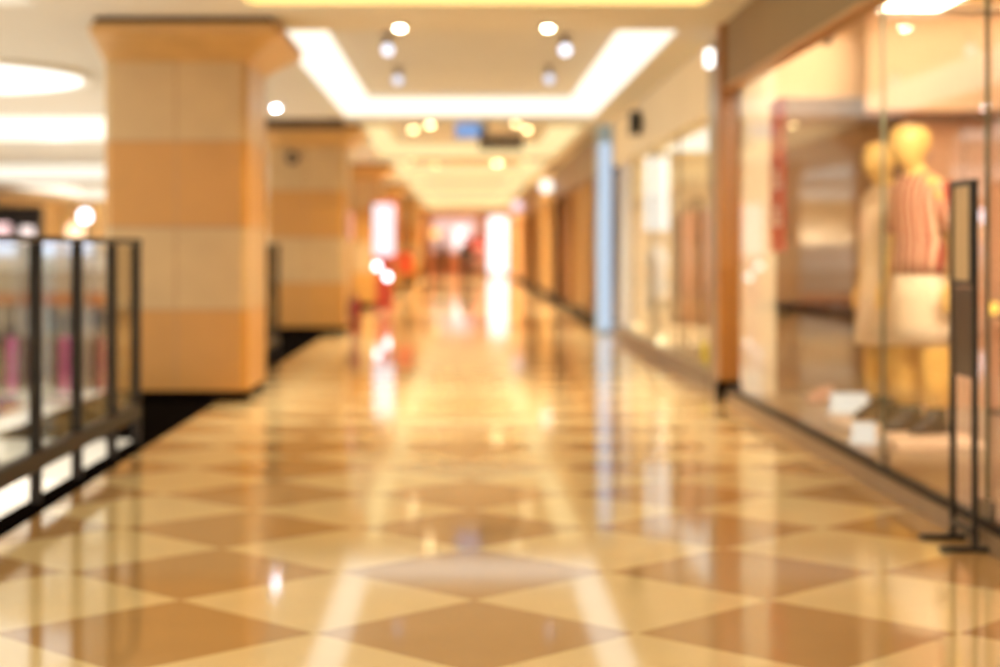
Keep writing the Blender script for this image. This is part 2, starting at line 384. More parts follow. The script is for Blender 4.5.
# ================================================================== RIGHT: SHOP WITH MANNEQUINS
S0, S1 = 2.5, 12.88
GX = 2.03
struct(boxes('trim_3', [(2.0, 2.10, S0, S1, 0.0, 0.075)], mat('taupe_stone', (150, 124, 94), 0.35, 0.06, 6)), 'taupe stone sill under the shop window')
struct(boxes('trim_4', [(2.012, 2.05, S0, S1, 0.0755, 0.115)], DARKMETAL), 'dark metal channel holding the shop window glass')
struct(box('floor_shop', 2.10, 5.0, S0, S1+.3, -0.1, 0.06, mat('display_floor', (158, 134, 108), 0.3, 0.06, 3)), 'beige display floor inside the shop window')
struct(boxes('wall_right_bulkhead', [(2.0, 2.12, Y0C, S1, 2.39, H)], FASCIA), 'taupe bulkhead above the shop window')
struct(boxes('trim_5', [(1.985, 2.11, S0, S1, 2.368, 2.389)], mat('bronze_trim', (186, 140, 88), 0.4, 0.05)), 'light bronze trim under the bulkhead')
struct(box('ceiling_shop', 2.121, 5.0, S0, S1+.3, 2.76, 2.86, PEACH))
struct(box('wall_shop_back', 4.8, 5.0, S0, S1+.3, 0.06, 2.76, PEACH))
struct(box('wall_shop_near', 2.12, 4.8, S0-.1, S0, 0.06, 2.76, PEACH))
struct(box('wall_shop_end', 2.36, 4.8, S1+.0, S1+.15, 0.06, 2.76, mat('brown_shop_wall', (146, 110, 78), 0.6, 0.06, 3)))
w1 = struct(bpy.data.objects.new('window_1', None), 'tall frameless shop window in front of the mannequins'); COL.objects.link(w1); w1.location = (GX, S0, 0.115)
jl = [S0, 4.95, 6.57, 8.2, S1-.02]
for a, b in zip(jl, jl[1:]): box('pane', -.006, .006, a-S0+.006, b-S0-.006, .001, 2.22, GLASS, w1)
for j in jl[1:4]:
    box('clamp', -.016, .016, j-S0-.06, j-S0+.06, .002, .07, STEEL, w1)
    box('joint', -.008, .008, j-S0-.005, j-S0+.005, .071, 2.219, mat('glass_edge', (120, 120, 96), 0.3), w1)
# end of the window: cream pier and wooden pilaster
struct(box('wall_pier', 2.12, 2.36, 12.80, S1+.12, 0.06, 2.76, CREAM), 'cream pier at the end of the shop window')
t = thing('wooden_pilaster', 'orange-brown wooden pilaster with black foot between the two shops', 'pilaster', (2.03, 13.1, 0))
box('post', -.07, .088, -.18, -.04, .15, H-.002, WOOD, t, bevel=.01)
box('foot', -.078, .09, -.19, -.03, .001, .148, BLACKSTONE, t)
# back display: header panel, light strip, pink panels
t = thing('header_panel', 'glowing peach header panel behind the mannequins', 'panel', (3.62, 11.62, 2.07))
box('board', -.86, 1.15, -.03, .03, .035, .688, PEACH, t)
box('lip', -.86, 1.15, -.05, .05, .0, .034, mat('brown_lip', (150, 92, 52), 0.5), t)
t = thing('panel_screen', 'pinkish peach screen of tall boards behind the mannequins', 'screen', (3.62, 11.75, .061))
pk = mat('pink_board', (226, 176, 142), 0.6, 0.04, 2)
for k in range(4): box('board', -.58+k*.43, -.58+k*.43+.415, -.02, .02, 0, 1.98, pk, t)
box('mullion', -.64, -.585, -.03, .03, 0, 1.98, DWOOD, t)
box('mullion', .262, .278, -.03, .03, 0, 1.98, DWOOD, t)
struct(box('trim_6', 2.361, 3.1, 12.85, S1-.001, 2.30, 2.758, PEACH), 'peach upper band of the shop wall')
t = thing('wall_ledge', 'dark brown ledge along the brown shop wall', 'shelf', (2.72, 12.78, .72))
box('board', -.355, .355, -.09, .095, .0, .045, mat('ledge_brown', (70, 44, 28), 0.4), t)
box('bracket', -.30, -.28, -.07, .095, -.09, -.001, DARKMETAL, t); box('bracket', .28, .30, -.07, .095, -.09, -.001, DARKMETAL, t)
# red vertical poster on the glass
t = thing('poster', 'narrow red vertical poster with white characters on the window', 'poster', (GX, 10.98, 1.14))
box('sheet', .008, .012, -.26, .26, 0, .98, mat('red_sheet', (214, 84, 74), 0.5, 0.04), t)
g = []
for zb in (.40, .16):                             # two blurred white characters, drawn as brush strokes
    for dy0, dy1, dz0, dz1 in ((-.10, .10, .105, .12), (-.08, .08, .055, .07), (-.12, .12, .005, .02), (-.01, .01, 0, .15), (-.11, -.09, .02, .07), (.08, .10, .02, .11)):
        g.append((.004, .0075, dy0, dy1, zb+dz0, zb+dz1))
boxes('lettering', g, WHITE, t)
# window lamps in the shop ceiling, plus added fill spotlights
t = thing('ceiling_panel_light', 'white fluorescent panel in the shop ceiling above the mannequins', 'ceiling light', (2.90, 10.8, 2.755))
box('diffuser', -.22, .22, -.35, .35, -.03, -.002, emat('fluor', (255, 236, 205), 14.0), t)
boxes('frame', [(-.25, -.225, -.38, .38, -.035, -.001), (.225, .25, -.38, .38, -.035, -.001), (-.225, .225, -.38, -.355, -.035, -.001), (-.225, .225, .355, .38, -.035, -.001)], WHITE, t)
t = thing('wall_washer', 'row light washing the top of the peach header panel', 'ceiling light', (3.6, 11.3, 2.755))
box('diffuser', -.8, 1.0, -.05, .05, -.025, -.002, emat('washer', (255, 232, 205), 8.0), t)
box('housing', -.82, 1.02, -.075, -.052, -.06, -.001, WHITE, t)
t = thing('ceiling_panel_light', 'second fluorescent panel in the shop ceiling, nearer the sign stand', 'ceiling light', (3.0, 6.6, 2.755))
box('diffuser', -.22, .22, -.7, .7, -.03, -.002, emat('fluor', (255, 236, 205), 14.0), t)
def added_spot(x, y, label, aim, power):  # fill spotlights added to brighten the mannequins, pier and wall band
    t = thing('added_spotlight', label, 'spotlight', (x, y, 2.755), group='added spotlights in the shop window')
    a = Vector(aim).normalized()
    bm = bmesh.new(); bm_cyl(bm, (0, 0, -.09), (0, 0, -.001), .012, n=10); bm_cyl(bm, (0, 0, -.012), (0, 0, -.001), .05, n=18); obj('stem', bm, DARKMETAL, t)
    c = Vector((0, 0, -.11)); bm = bmesh.new(); bm_cyl(bm, c-a*.06, c+a*.06, .04, .05, 18); obj('can', bm, BLACKMETAL, t)
    bm = bmesh.new(); bm_cyl(bm, c+a*.0605, c+a*.064, .042, n=18); obj('lens', bm, emat('added_spot_lens', (255, 236, 200), 20), t)
    lamp(t, c+a*.08, power, .05, (255, 238, 212), a, angle=70)
added_spot(2.35, 7.3, 'added spotlight over the window, aimed at the front mannequin', (.10, 1.0, -.75), 270)
added_spot(3.2, 7.6, 'added spotlight over the window, aimed at both mannequins', (-.28, 1.0, -.65), 230)
added_spot(2.3, 10.9, 'added spotlight over the window, aimed at the cream pier', (.0, 1.0, -.7), 79)
added_spot(2.56, 11.9, 'added spotlight over the window, aimed at the upper wall band', (.0, 1.0, -.12), 48)
# display plinths and small cards
plm = mat('pale_pink_plinth', (240, 208, 180), 0.45, 0.03)
tag(box('plinth', 2.36, 2.84, 9.22, 10.0, .061, .112, plm, bevel=.008), 'low pale plinth under the mannequin in the striped top', 'plinth', 'display plinths')
tag(box('plinth', 2.30, 2.86, 10.06, 10.72, .061, .112, plm, bevel=.008), 'low pale plinth under the mannequin in the cream dress', 'plinth', 'display plinths')
def card(x, y, w, h, label, m):
    t = thing('card_stand', label, 'card', (x, y, .062), rz=0, group='white cards on the display floor')
    bm = bmesh.new(); bm_box(bm, -w/2, w/2, -.006, .006, 0, h); o = obj('card', bm, m, t, (0, 0, .03)); o.rotation_euler = (-.3, 0, 0)
    box('foot', -w/2, w/2, -.05, .09, 0, .02, m, t)
card(2.60, 11.4, .25, .10, 'larger white card on the display floor, further one', emat('glowing_white_card', (255, 250, 238), .9))  # both cards emit a little light themselves to read bright white
card(2.27, 9.60, .13, .085, 'white card on the display floor beside the plinths, nearer one', emat('glowing_white_card', (255, 250, 238), .9))
t = thing('shoe', 'small pink shoe on the display floor left of the cards', 'shoe', (2.55, 12.1, .061), rz=.4)
bm = bmesh.new(); bm_loft(bm, [(0, 0, 0, .13, .045), (0, 0, .03, .13, .045), (.01, 0, .06, .11, .04), (.05, 0, .10, .06, .035), (.07, 0, .12, .03, .02)], 16); obj('upper', bm, mat('pink_leather', (222, 170, 150), 0.4), t, smooth=True)
t = thing('floor_lamp', 'pair of amber bulbs on a low lamp behind the sign stand', 'lamp', (3.62, 11.35, .061))
bm = bmesh.new(); bm_cyl(bm, (0, 0, 0), (0, 0, .02), .10, n=20); bm_cyl(bm, (0, 0, .02), (0, 0, .66), .01, n=8); obj('stem', bm, DARKMETAL, t)
for dx in (-.07, .07):
    bm = bmesh.new(); bmesh.ops.create_uvsphere(bm, u_segments=14, v_segments=8, radius=.04); obj('bulb', bm, emat('amber_bulb', (255, 196, 90), 2.4), t, (dx, 0, .70), smooth=True)
box('arm', -.07, .07, -.008, .008, .645, .66, DARKMETAL, t)

# ------------------------------------------------------------------ mannequins and people
def skin_mesh(name, verts, edges, radii, m, parent, sub=2):
    me = bpy.data.meshes.new(name); me.from_pydata(verts, edges, [])
    o = bpy.data.objects.new(name, me); COL.objects.link(o)
    sk = o.modifiers.new('skin', 'SKIN'); sk.use_smooth_shade = True
    ss = o.modifiers.new('sub', 'SUBSURF'); ss.levels = sub; ss.render_levels = sub
    for i, r in enumerate(radii):
        v = me.skin_vertices[0].data[i]
        v.radius = r if isinstance(r, tuple) else (r, r); v.use_root = (i == 0)
    dg = bpy.context.evaluated_depsgraph_get(); dg.update()
    ev = o.evaluated_get(dg); nm = bpy.data.meshes.new_from_object(ev)
    bpy.data.objects.remove(o)
    for p in nm.polygons: p.use_smooth = True
    nm.materials.clear(); nm.materials.append(m)
    r = bpy.data.objects.new(name, nm); COL.objects.link(r)
    if parent: r.parent = parent
    return r
def figure_body(parent, m, lean=0.0, arm=0.06, stride=0.0, head=1.0):
    """standing figure 1.78 m tall facing local -Y, feet on z=0"""
    V = []; E = []; R = []
    def add(p, r, prev=None):
        V.append(p); R.append(r)
        if prev is not None: E.append((prev, len(V)-1))
        return len(V)-1
    L = lambda z: -lean*max(0, z-0.9)
    pel = add((0, 0, .95), (.15, .11))
    wai = add((0, L(1.10), 1.10), (.115, .09), pel)
    che = add((0, L(1.30), 1.30), (.145, .11), wai)
    sho = add((0, L(1.42), 1.42), (.10, .08), che)
    nec = add((0, L(1.49), 1.49), (.056, .056), sho)
    na = add((0, L(1.52)-.015, 1.52), (.054, .058), nec)
    p = na
    for z, y, a, b in ((1.555, -.035, .062, .074), (1.60, -.04, .082, .098), (1.66, -.032, .092, .108), (1.715, -.02, .084, .10), (1.755, -.015, .05, .062)):
        p = add((0, L(z)+y, z), (a*head, b*head), p)
    for s in (-1, 1):
        a = add((s*.165, L(1.40), 1.40), (.055, .055), sho)
        b = add((s*(.20+arm*.5), L(1.13)+.03, 1.13), .041, a)
        c = add((s*(.20+arm), L(.9)-.03, .88), .029, b)
        d = add((s*(.205+arm), L(.9)-.06, .80), (.02, .036), c)
        for k in range(4):
            f = add((s*(.205+arm), L(.9)-.092+k*.021, .755), .0095, d)
            add((s*(.20+arm), L(.9)-.098+k*.021, .70-(.012 if k in (1, 2) else 0)), .0085, f)
        f = add((s*(.19+arm), L(.9)-.10, .80), .011, d); add((s*(.185+arm), L(.9)-.115, .755), .010, f)
        st = stride*s
        hp = add((s*.095, 0, .88), (.092, .10), pel)
        kn = add((s*.10, -st*.45-.01, .50), .058, hp)
        cf = add((s*.10, -st*.7+.012, .34), .052, kn)
        an = add((s*.10, -st+.02, .085), .036, cf)
        add((s*.11, -st-.12, .035), (.036, .03), an)
    return skin_mesh('body', V, E, R, m, parent)
def loft_part(name, rings, m, parent, n=28, cap=False, power=None, solid=0.006):
    bm = bmesh.new(); bm_loft(bm, rings, n, cap); o = obj(name, bm, m, parent, smooth=True)
    if not cap:
        md = o.modifiers.new('solid', 'SOLIDIFY'); md.thickness = solid; md.offset = 1
    return o
def boot(parent, x, m, y=0.0, hgt=.19):
    bm = bmesh.new()
    bm_loft(bm, [(x, y-.05, .0, .05, .14, 2.4), (x, y-.05, .03, .052, .142, 2.4), (x, y-.035, .06, .050, .125), (x, y-.0, .10, .047, .075), (x, y+.018, .14, .047, .055), (x, y+.02, hgt, .050, .057)], 20)
    return obj('shoe', bm, m, parent, smooth=True)
SKIN_M = mat('mannequin_tan', (238, 196, 116), 0.4, 0.03)
MUST = mat('mustard_cloth', (224, 176, 92), 0.9, 0.08, 14, bump=.1)
IVORY = mat('ivory_cloth', (240, 214, 180), 0.9, 0.05, 14, bump=.1)
NAVY = mat('dark_navy_leather', (22, 16, 22), 0.4, 0.1)
# mannequin in the striped top
t = thing('mannequin', 'front mannequin in a red-striped top, ivory skirt and mustard trousers', 'mannequin', (2.63, 9.70, .113), rz=math.radians(-62), group='shop window mannequins')
figure_body(t, SKIN_M, lean=.09, arm=.07, head=1.28)
topm = loft_part('striped_top', [(0, 0, .90, .19, .15), (0, 0, 1.0, .185, .145), (0, -.005, 1.10, .165, .135), (0, -.015, 1.28, .185, .148), (0, -.025, 1.38, .20, .125), (0, -.025, 1.44, .145, .095), (0, -.027, 1.475, .075, .07)], M_STRIPE, t)
for s in (-1, 1):
    bm = bmesh.new()
    bm_cyl(bm, (s*.15, -.02, 1.41), (s*.215, .01, 1.14), .066, .062, 18, cap=False); o = under(obj('sleeve', bm, M_STRIPE, t, smooth=True), topm)
    md = o.modifiers.new('solid', 'SOLIDIFY'); md.thickness = .005; md.offset = 1
loft_part('skirt', [(0, 0, .50, .185, .155), (0, 0, .60, .19, .16), (0, 0, .75, .19, .16), (0, 0, .93, .172, .14)], IVORY, t)
for s in (-1, 1):
    loft_part('trouser_leg', [(s*.112, .01, .15, .062, .072), (s*.110, .0, .30, .078, .088), (s*.10, 0, .52, .082, .095), (s*.092, 0, .80, .09, .11)], MUST, t, n=20)
for s in (-1, 1): boot(t, s*.10, NAVY, -.0)
# mannequin in the cream dress
t = thing('mannequin', 'rear mannequin in a long cream dress over mustard trousers', 'mannequin', (2.60, 10.36, .113), rz=math.radians(-66), group='shop window mannequins')
figure_body(t, SKIN_M, lean=.05, arm=.03, head=1.16)
t.scale = (.965, .965, .965)
topd = loft_part('dress', [(0, 0, .48, .235, .19), (0, 0, .62, .225, .18), (0, 0, .92, .19, .15), (0, -.005, 1.10, .16, .13), (0, -.015, 1.28, .18, .145), (0, -.025, 1.38, .19, .12), (0, -.025, 1.44, .14, .092), (0, -.027, 1.475, .072, .07)], IVORY, t)
for s in (-1, 1):
    bm = bmesh.new(); bm_cyl(bm, (s*.15, -.02, 1.41), (s*.225, .0, .95), .06, .055, 18, cap=False); o = under(obj('sleeve', bm, IVORY, t, smooth=True), topd)
    md = o.modifiers.new('solid', 'SOLIDIFY'); md.thickness = .005; md.offset = 1
    loft_part('trouser_leg', [(s*.110, .01, .15, .062, .07), (s*.108, 0, .30, .076, .086), (s*.10, 0, .55, .084, .096)], MUST, t, n=20)
    boot(t, s*.10, NAVY)

# ------------------------------------------------------------------ sign stand in front of the window
t = thing('sign_stand', 'black two-legged floor sign stand with framed notice by the shop window', 'sign', (1.953, 6.62, 0))
for dy in (-.145, .145):
    box('pole', -.011, .011, dy-.011, dy+.011, .021, 1.42, BLACKMETAL, t)
for dy in (-.145, .145):
    box('base_bar', -.13, .05, dy-.02, dy+.02, .001, .02, BLACKMETAL, t)
box('crossbar', -.012, .012, -.125, .125, .06, .085, BLACKMETAL, t)
fr = boxes('frame', [(-.014, .014, -.133, -.115, 1.01, 1.42), (-.014, .014, .115, .133, 1.01, 1.42), (-.014, .014, -.115, .115, 1.40, 1.42), (-.014, .014, -.115, .115, 1.01, 1.03)], BLACKMETAL, t)
under(box('notice', -.006, .006, -.113, .113, 1.032, 1.398, mat('beige_notice', (206, 176, 130), 0.4, 0.03), t), fr)
box('lower_panel', -.006, .006, -.133, .133, .66, 1.005, mat('dark_brown_panel', (58, 38, 24), 0.3, 0.1), t)

# ================================================================== RIGHT: SECOND SHOP
B0, B1 = 14.2, 23.2
struct(box('wall_right_steel', XW, 2.5, 13.31, B0, 0, H, STEEL), 'brushed metal wall panel beside the wooden pilaster')
struct(box('wall_right_upper', XW, XW+.12, B0, B1, 2.29, H, CREAM), 'cream bulkhead above the second shop')
struct(box('trim_7', XW-.02, XW+.1, B0, B1, 0, .14, mat('grey_sill', (120, 104, 82), 0.3, 0.06)), 'grey sill of the second shop window')
struct(box('floor_shop_second', XW+.1, 5, B0, B1, -.1, .10, mat('second_floor', (224, 196, 150), 0.3, .05)))
struct(box('ceiling_shop_second', XW+.12, 5, B0, B1, 2.5, 2.6, CREAM))
struct(box('wall_second_back', 4.6, 5, B0, B1, .1, 2.5, CREAM))
struct(box('wall_second_end', XW+.12, 4.6, B1, B1+.15, .1, 2.5, CREAM))
w2 = struct(bpy.data.objects.new('window_2', None), 'tall glass front of the second shop'); COL.objects.link(w2); w2.location = (XW+.04, B0, .141)
for k in range(4): box('pane', -.006, .006, k*2.25+.01, k*2.25+2.24, 0, 2.147, GLASS, w2)
for k in range(1, 4): box('mullion', -.012, .012, k*2.25-.008, k*2.25+.008, 0, 2.147, STEEL, w2)
t = thing('ceiling_panel_light', 'added long white panel light in the second shop ceiling', 'ceiling light', (3.0, 18.7, 2.495))  # panel and its spots are added to light the shop interior
box('diffuser', -.3, .3, -4, 4, -.03, -.002, emat('added_panel_second', (255, 244, 226), 1.5), t)
box('rim', .305, .33, -4, 4, -.035, -.001, WHITE, t)
for q in (-3, 0, 3): lamp(t, (0, q, -.06), 170, .12, (255, 248, 236), angle=150)
t = thing('banner', 'tall white banner hanging inside the second shop window', 'banner', (sx(657, 20.2), 20.2, 1.38))
box('cloth', -.15, .15, -.006, .006, 0, .88, emat('banner_self_glow', (255, 248, 235), 1.5), t)  # cloth glows by itself to stand out white
box('rod', -.17, .17, -.012, .012, .882, .905, STEEL, t)
boxes('cord', [(-.13, -.127, -.002, .002, .906, 1.118), (.127, .13, -.002, .002, .906, 1.118)], STEEL, t)
t = thing('dress_form', 'white dress on a black pole stand below the banner', 'dress form', (sx(657, 19.4), 19.4, .101))
bm = bmesh.new(); bm_cyl(bm, (0, 0, 0), (0, 0, .02), .12, n=20); bm_cyl(bm, (0, 0, .02), (0, 0, .38), .012, n=10); obj('stand', bm, BLACKMETAL, t)
bm = bmesh.new(); bm_loft(bm, [(0, 0, .36, .16, .12), (0, 0, .60, .13, .10), (0, 0, .74, .095, .075), (0, 0, .92, .12, .09), (0, 0, 1.0, .13, .07), (0, 0, 1.05, .06, .05), (0, 0, 1.10, .05, .045)], 24); obj('dress', bm, WHITE, t, smooth=True)
t = thing('gift_box', 'bright yellow box at the foot of the second shop window', 'box', (2.29, 15.3, .101))
box('carton', -.12, .12, -.10, .10, 0, .17, mat('yellow_card', (244, 232, 40), .5), t); box('lid', -.125, .125, -.105, .105, .171, .21, mat('yellow_lid', (248, 238, 70), .5), t)
t = thing('clothes_rack', 'black clothes rack near the end of the second shop window', 'rack', (2.36, 17.3, .101))
for dy in (-.5, .5):
    box('post', -.015, .015, dy-.015, dy+.015, 0, 1.55, BLACKMETAL, t); box('foot', -.18, .18, dy-.015, dy+.015, -.0005, .02, BLACKMETAL, t)
box('rail', -.012, .012, -.5, .5, 1.551, 1.575, BLACKMETAL, t)
def garment(x, y, ztop, m, label, group, L=.95, rz=0, w=.2):
    t = thing('garment', label, 'garment', (x, y, ztop), rz=rz, group=group)
    bm = bmesh.new()
    bm_loft(bm, [(0, 0, -L, w*1.1, .05), (0, 0, -L*.6, w*.95, .05), (0, 0, -.28, w, .055), (0, 0, -.16, w*1.05, .04), (0, 0, -.10, w*.45, .03)], 20)
    cl_ = obj('cloth', bm, m, t, smooth=True)
    boxes('hanger', [(-.004, .004, -.004, .004, -.099, -.012), (-.03, .004, -.004, .004, -.011, -.006)], STEEL, t)
gm = [mat('coral_cloth', (244, 196, 170), .9), mat('beige_cloth', (236, 214, 182), .9), mat('rose_cloth', (240, 206, 188), .9), mat('olive_cloth', (196, 184, 140), .9), mat('white_cloth', (240, 232, 220), .9)]
for k, (m, lab) in enumerate(zip(gm, ['coral garment', 'beige garment', 'rose garment', 'olive garment', 'white garment'])):
    garment(2.36, 16.9+k*.2, 1.652, m, lab+' hanging on the rack in the second shop', 'garments on the second shop rack', rz=.15*(k-2), L=1.25)
for px, y, lab in ((632, 21.5, 'small cream foot light near the blue pilaster end of the second window'), (657, 18.2, 'small cream foot light in the middle of the second window')):
    t = thing('foot_light', lab, 'lamp', (sx(px, y)+.05, y, .101), group='foot lights in the second shop window')
    bm = bmesh.new(); bmesh.ops.create_uvsphere(bm, u_segments=14, v_segments=8, radius=.055); obj('globe', bm, emat('cream_globe', (255, 232, 180), 2.2), t, (0, 0, .08), smooth=True)
    bm = bmesh.new(); bm_cyl(bm, (0, 0, 0), (0, 0, .03), .04, .03, 14); obj('socket', bm, STEEL, t)
t = thing('wall_light', 'bright white lamp high on the metal wall beside the pilaster', 'lamp', (XW, 13.75, 2.70))
bm = bmesh.new(); bm_cyl(bm, (-.03, 0, 0), (-.001, 0, 0), .05, n=18); obj('mount', bm, STEEL, t)
bm = bmesh.new(); bm_loft(bm, [(-.06, 0, -.07, .03, .05), (-.06, 0, 0, .04, .06), (-.06, 0, .07, .03, .05)], 16); obj('shade', bm, emat('wall_white', (248, 246, 240), 3.0), t, smooth=True)
t = thing('wall_speaker', 'small black loudspeaker on the cream bulkhead', 'speaker', (XW-.09, 19.4, 2.46))
box('case', -.06, .06, -.11, .11, 0, .27, BLACKMETAL, t, bevel=.012); box('bracket', .061, .0895, -.02, .02, .10, .16, DARKMETAL, t)
bm = bmesh.new(); bm_cyl(bm, (0, -.118, .08), (0, -.111, .08), .042, n=18); obj('cone', bm, mat('grey_cone', (60, 58, 56), .7), t)
# blue pilaster
BLUE = emat('blue_lit', (200, 217, 236), .95)
t = thing('lit_pilaster', 'pale blue lit pilaster at the far end of the second shop', 'pilaster', (1.985, 23.75, 0))
box('core', -.10, .075, -.35, .35, .001, H-.002, mat('blue_paint', (160, 190, 220), .4), t)
box('light_panel', -.105, .07, -.375, -.351, .06, 2.62, BLUE, t)
# far shop fronts on the right
TAN = mat('tan_panel', (206, 168, 112), .5, .06)
def shopfront(y0, y1, m, lab, bays, fm=None, gm=None):
    t = thing('shopfront', lab, 'shopfront', (XW, y0, 0), group='shop fronts along the far right')
    L = y1-y0
    box('fascia', -.06, .3, 0, L, 2.25, H-.002, fm or m, t)
    box('base', -.012, .29, 0, L, 0.001, .14, mat('dark_skirting', (34, 24, 18), .7, spec=.15), t)
    w = L/bays
    for k in range(bays+1):
        box('pier', -.06, .28, max(0, k*w-.25), min(L, k*w+.25), .141, 2.249, m, t)
    for k in range(bays):
        box('glazing', .08, .10, k*w+.26, (k+1)*w-.26, .141, 2.249, gm or TAN, t)
    return t
HONEY = mat('honey_timber', (192, 152, 98), .45, .12, 3, stretch=(8, 8, .6))
BWOOD = mat('mid_brown_wood', (150, 98, 48), .45, .15, 3, stretch=(8, 8, .6))
shopfront(24.2, 31.0, HONEY, 'honey-coloured timber shop front just past the blue pilaster', 2, DWOOD, TAN)
shopfront(31.1, 37.5, DWOOD, 'dark brown timber shop front between the honey and tan ones', 2, DWOOD, BWOOD)
shopfront(37.6, 45.0, TAN, 'tan stone shop front beyond the dark timber one', 2, TAN, HONEY)
shopfront(45.1, 54, BWOOD, 'mid-brown timber shop front far along the right', 2, BWOOD, HONEY)
shopfront(54.1, END-.6, mat('pale_pink_stone', (232, 190, 150), .5, .05), 'pale pink shop front beside the end of the corridor', 4)
struct(box('wall_right', 2.5, 2.7, B1+.16, END, 0, H, CREAM))
t = thing('projecting_sign', 'round white lit blade sign on the dark timber shop front', 'sign', (XW-.0595, 37.3, 2.55))
bm = bmesh.new(); bm_cyl(bm, (-.16, -.03, 0), (-.16, .03, 0), .14, n=32); obj('disc', bm, emat('blade_white', (255, 252, 240), 1.7), t)
box('bracket', -.03, .0, -.012, .012, -.015, .015, DARKMETAL, t)
t = thing('projecting_sign', 'small lilac lit blade sign near the end of the right-hand shops', 'sign', (XW-.0595, 56, 2.6))
bm = bmesh.new(); bm_cyl(bm, (-.19, -.03, 0), (-.19, .03, 0), .17, n=24); obj('disc', bm, emat('blade_lilac', (226, 222, 250), 1.2), t)
box('bracket', -.03, .0, -.012, .012, -.015, .015, DARKMETAL, t)
# hanging signs
SD = 22.5
t = thing('hanging_sign', 'dark brown hanging sign with pale characters under the ceiling', 'sign', (sx(501, SD), SD, sz(150, SD)))
box('board', -.29, .29, -.03, .03, 0, .205, mat('sign_brown', (62, 46, 34), .5), t, bevel=.004)
g = []
for cx in (-.17, 0, .17):
    for a in ((-.05, .05, .135, .150), (-.05, .05, .045, .06), (-.05, -.035, .06, .135), (.035, .05, .06, .135), (-.035, .035, .09, .103)):
        g.append((cx+a[0], cx+a[1], -.037, -.0305, a[2], a[3]))
boxes('lettering', g, mat('sign_cream', (206, 188, 160), .6), t)
zt = H-sz(150, SD)
boxes('suspension_rod', [(-.2, -.19, -.005, .005, .206, zt-.001), (.19, .2, -.005, .005, .206, zt-.001)], DARKMETAL, t)
t = thing('hanging_sign', 'small blue lit sign hanging left of the dark brown sign', 'sign', (sx(470, SD+.2), SD+.2, sz(138, SD+.2)))
box('light_face', -.19, .13, -.035, -.0, 0, .20, emat('sign_blue', (150, 186, 240), .8), t)
box('case', -.20, .22, .001, .05, -.005, .205, mat('sign_teal', (86, 120, 140), .5), t)
box('suspension_rod', -.01, .01, .02, .03, .206, H-sz(138, SD+.2)-.001, DARKMETAL, t)

# ================================================================== LEFT MIDDLE GROUND
t = thing('kiosk', 'tall white lit kiosk with red base standing before the third column', 'kiosk', (sx(384, 32.6), 32.6, 0))
klp = box('light_panel', -.20, .20, -.10, -.06, 1.04, 2.03, emat('kiosk_white', (248, 250, 255), 1.15), t)
kc = box('cabinet', -.23, .23, -.059, .10, .98, 2.08, mat('red_cabinet', (206, 74, 50), .5), t, bevel=.01)
under(klp, kc)
kp = box('pedestal', -.16, .16, -.059, .06, .12, .979, mat('red_pedestal', (190, 70, 52), .5), t)
box('plinth', -.2, .2, -.14, .12, .001, .119, mat('dark_red', (150, 40, 34), .5), t)
for dx, z in ((-.13, .84), (.07, .64)):
    bm = bmesh.new(); bm_cyl(bm, (dx, -.11, z), (dx, -.061, z), .05, .06, 20); o_lamp = obj('lamp', bm, emat('kiosk_lamp', (246, 248, 255), 7.0), t).name
    under(bpy.data.objects[o_lamp], kp)
box('side_board', .25, .56, -.02, .02, .70, 1.10, mat('red_orange_board', (226, 90, 50), .5), t)
box('side_arm', .161, .249, -.015, .015, .85, .90, DARKMETAL, t)
t = thing('fire_extinguisher', 'small red extinguisher on the floor beside the second column', 'fire extinguisher', (-1.46, 23.3, 0))
bm = bmesh.new(); bm_loft(bm, [(0, 0, .001, .075, .075), (0, 0, .40, .075, .075), (0, 0, .46, .06, .06), (0, 0, .49, .025, .025)], 20); obj('cylinder', bm, mat('extinguisher_red', (130, 24, 20), .35), t, smooth=True)
bm = bmesh.new(); bm_cyl(bm, (0, 0, .491), (0, 0, .53), .018, n=12); bm_box(bm, -.09, .02, -.012, .012, .531, .55); obj('valve', bm, BLACKMETAL, t)
bm = bmesh.new(); bm_cyl(bm, (-.09, 0, .50), (-.10, 0, .22), .011, .016, 10); obj('hose', bm, BLACKMETAL, t)
t = thing('wall_sconce', 'pink lit sconce on the corridor side of the second column', 'lamp', (-1.615, 23.8, 1.30))
box('shade', .02, .09, -.08, .08, 0, .38, emat('pink_sconce', (255, 176, 140), .95), t, bevel=.01)
box('backplate', .001, .019, -.06, .06, .05, .33, DARKMETAL, t)
t = thing('wall_light', 'small round black fitting on the front of the second column', 'lamp', (sx(292, 23.4), 23.5, sz(158, 23.5)))
bm = bmesh.new(); bm_cyl(bm, (0, -.05, 0), (0, -.001, 0), .09, .07, 20); obj('case', bm, DARKMETAL, t)
bm = bmesh.new(); bm_cyl(bm, (0, -.055, 0), (0, -.0505, 0), .06, n=20); obj('cover', bm, mat('grey_cover', (120, 100, 76), .4), t)

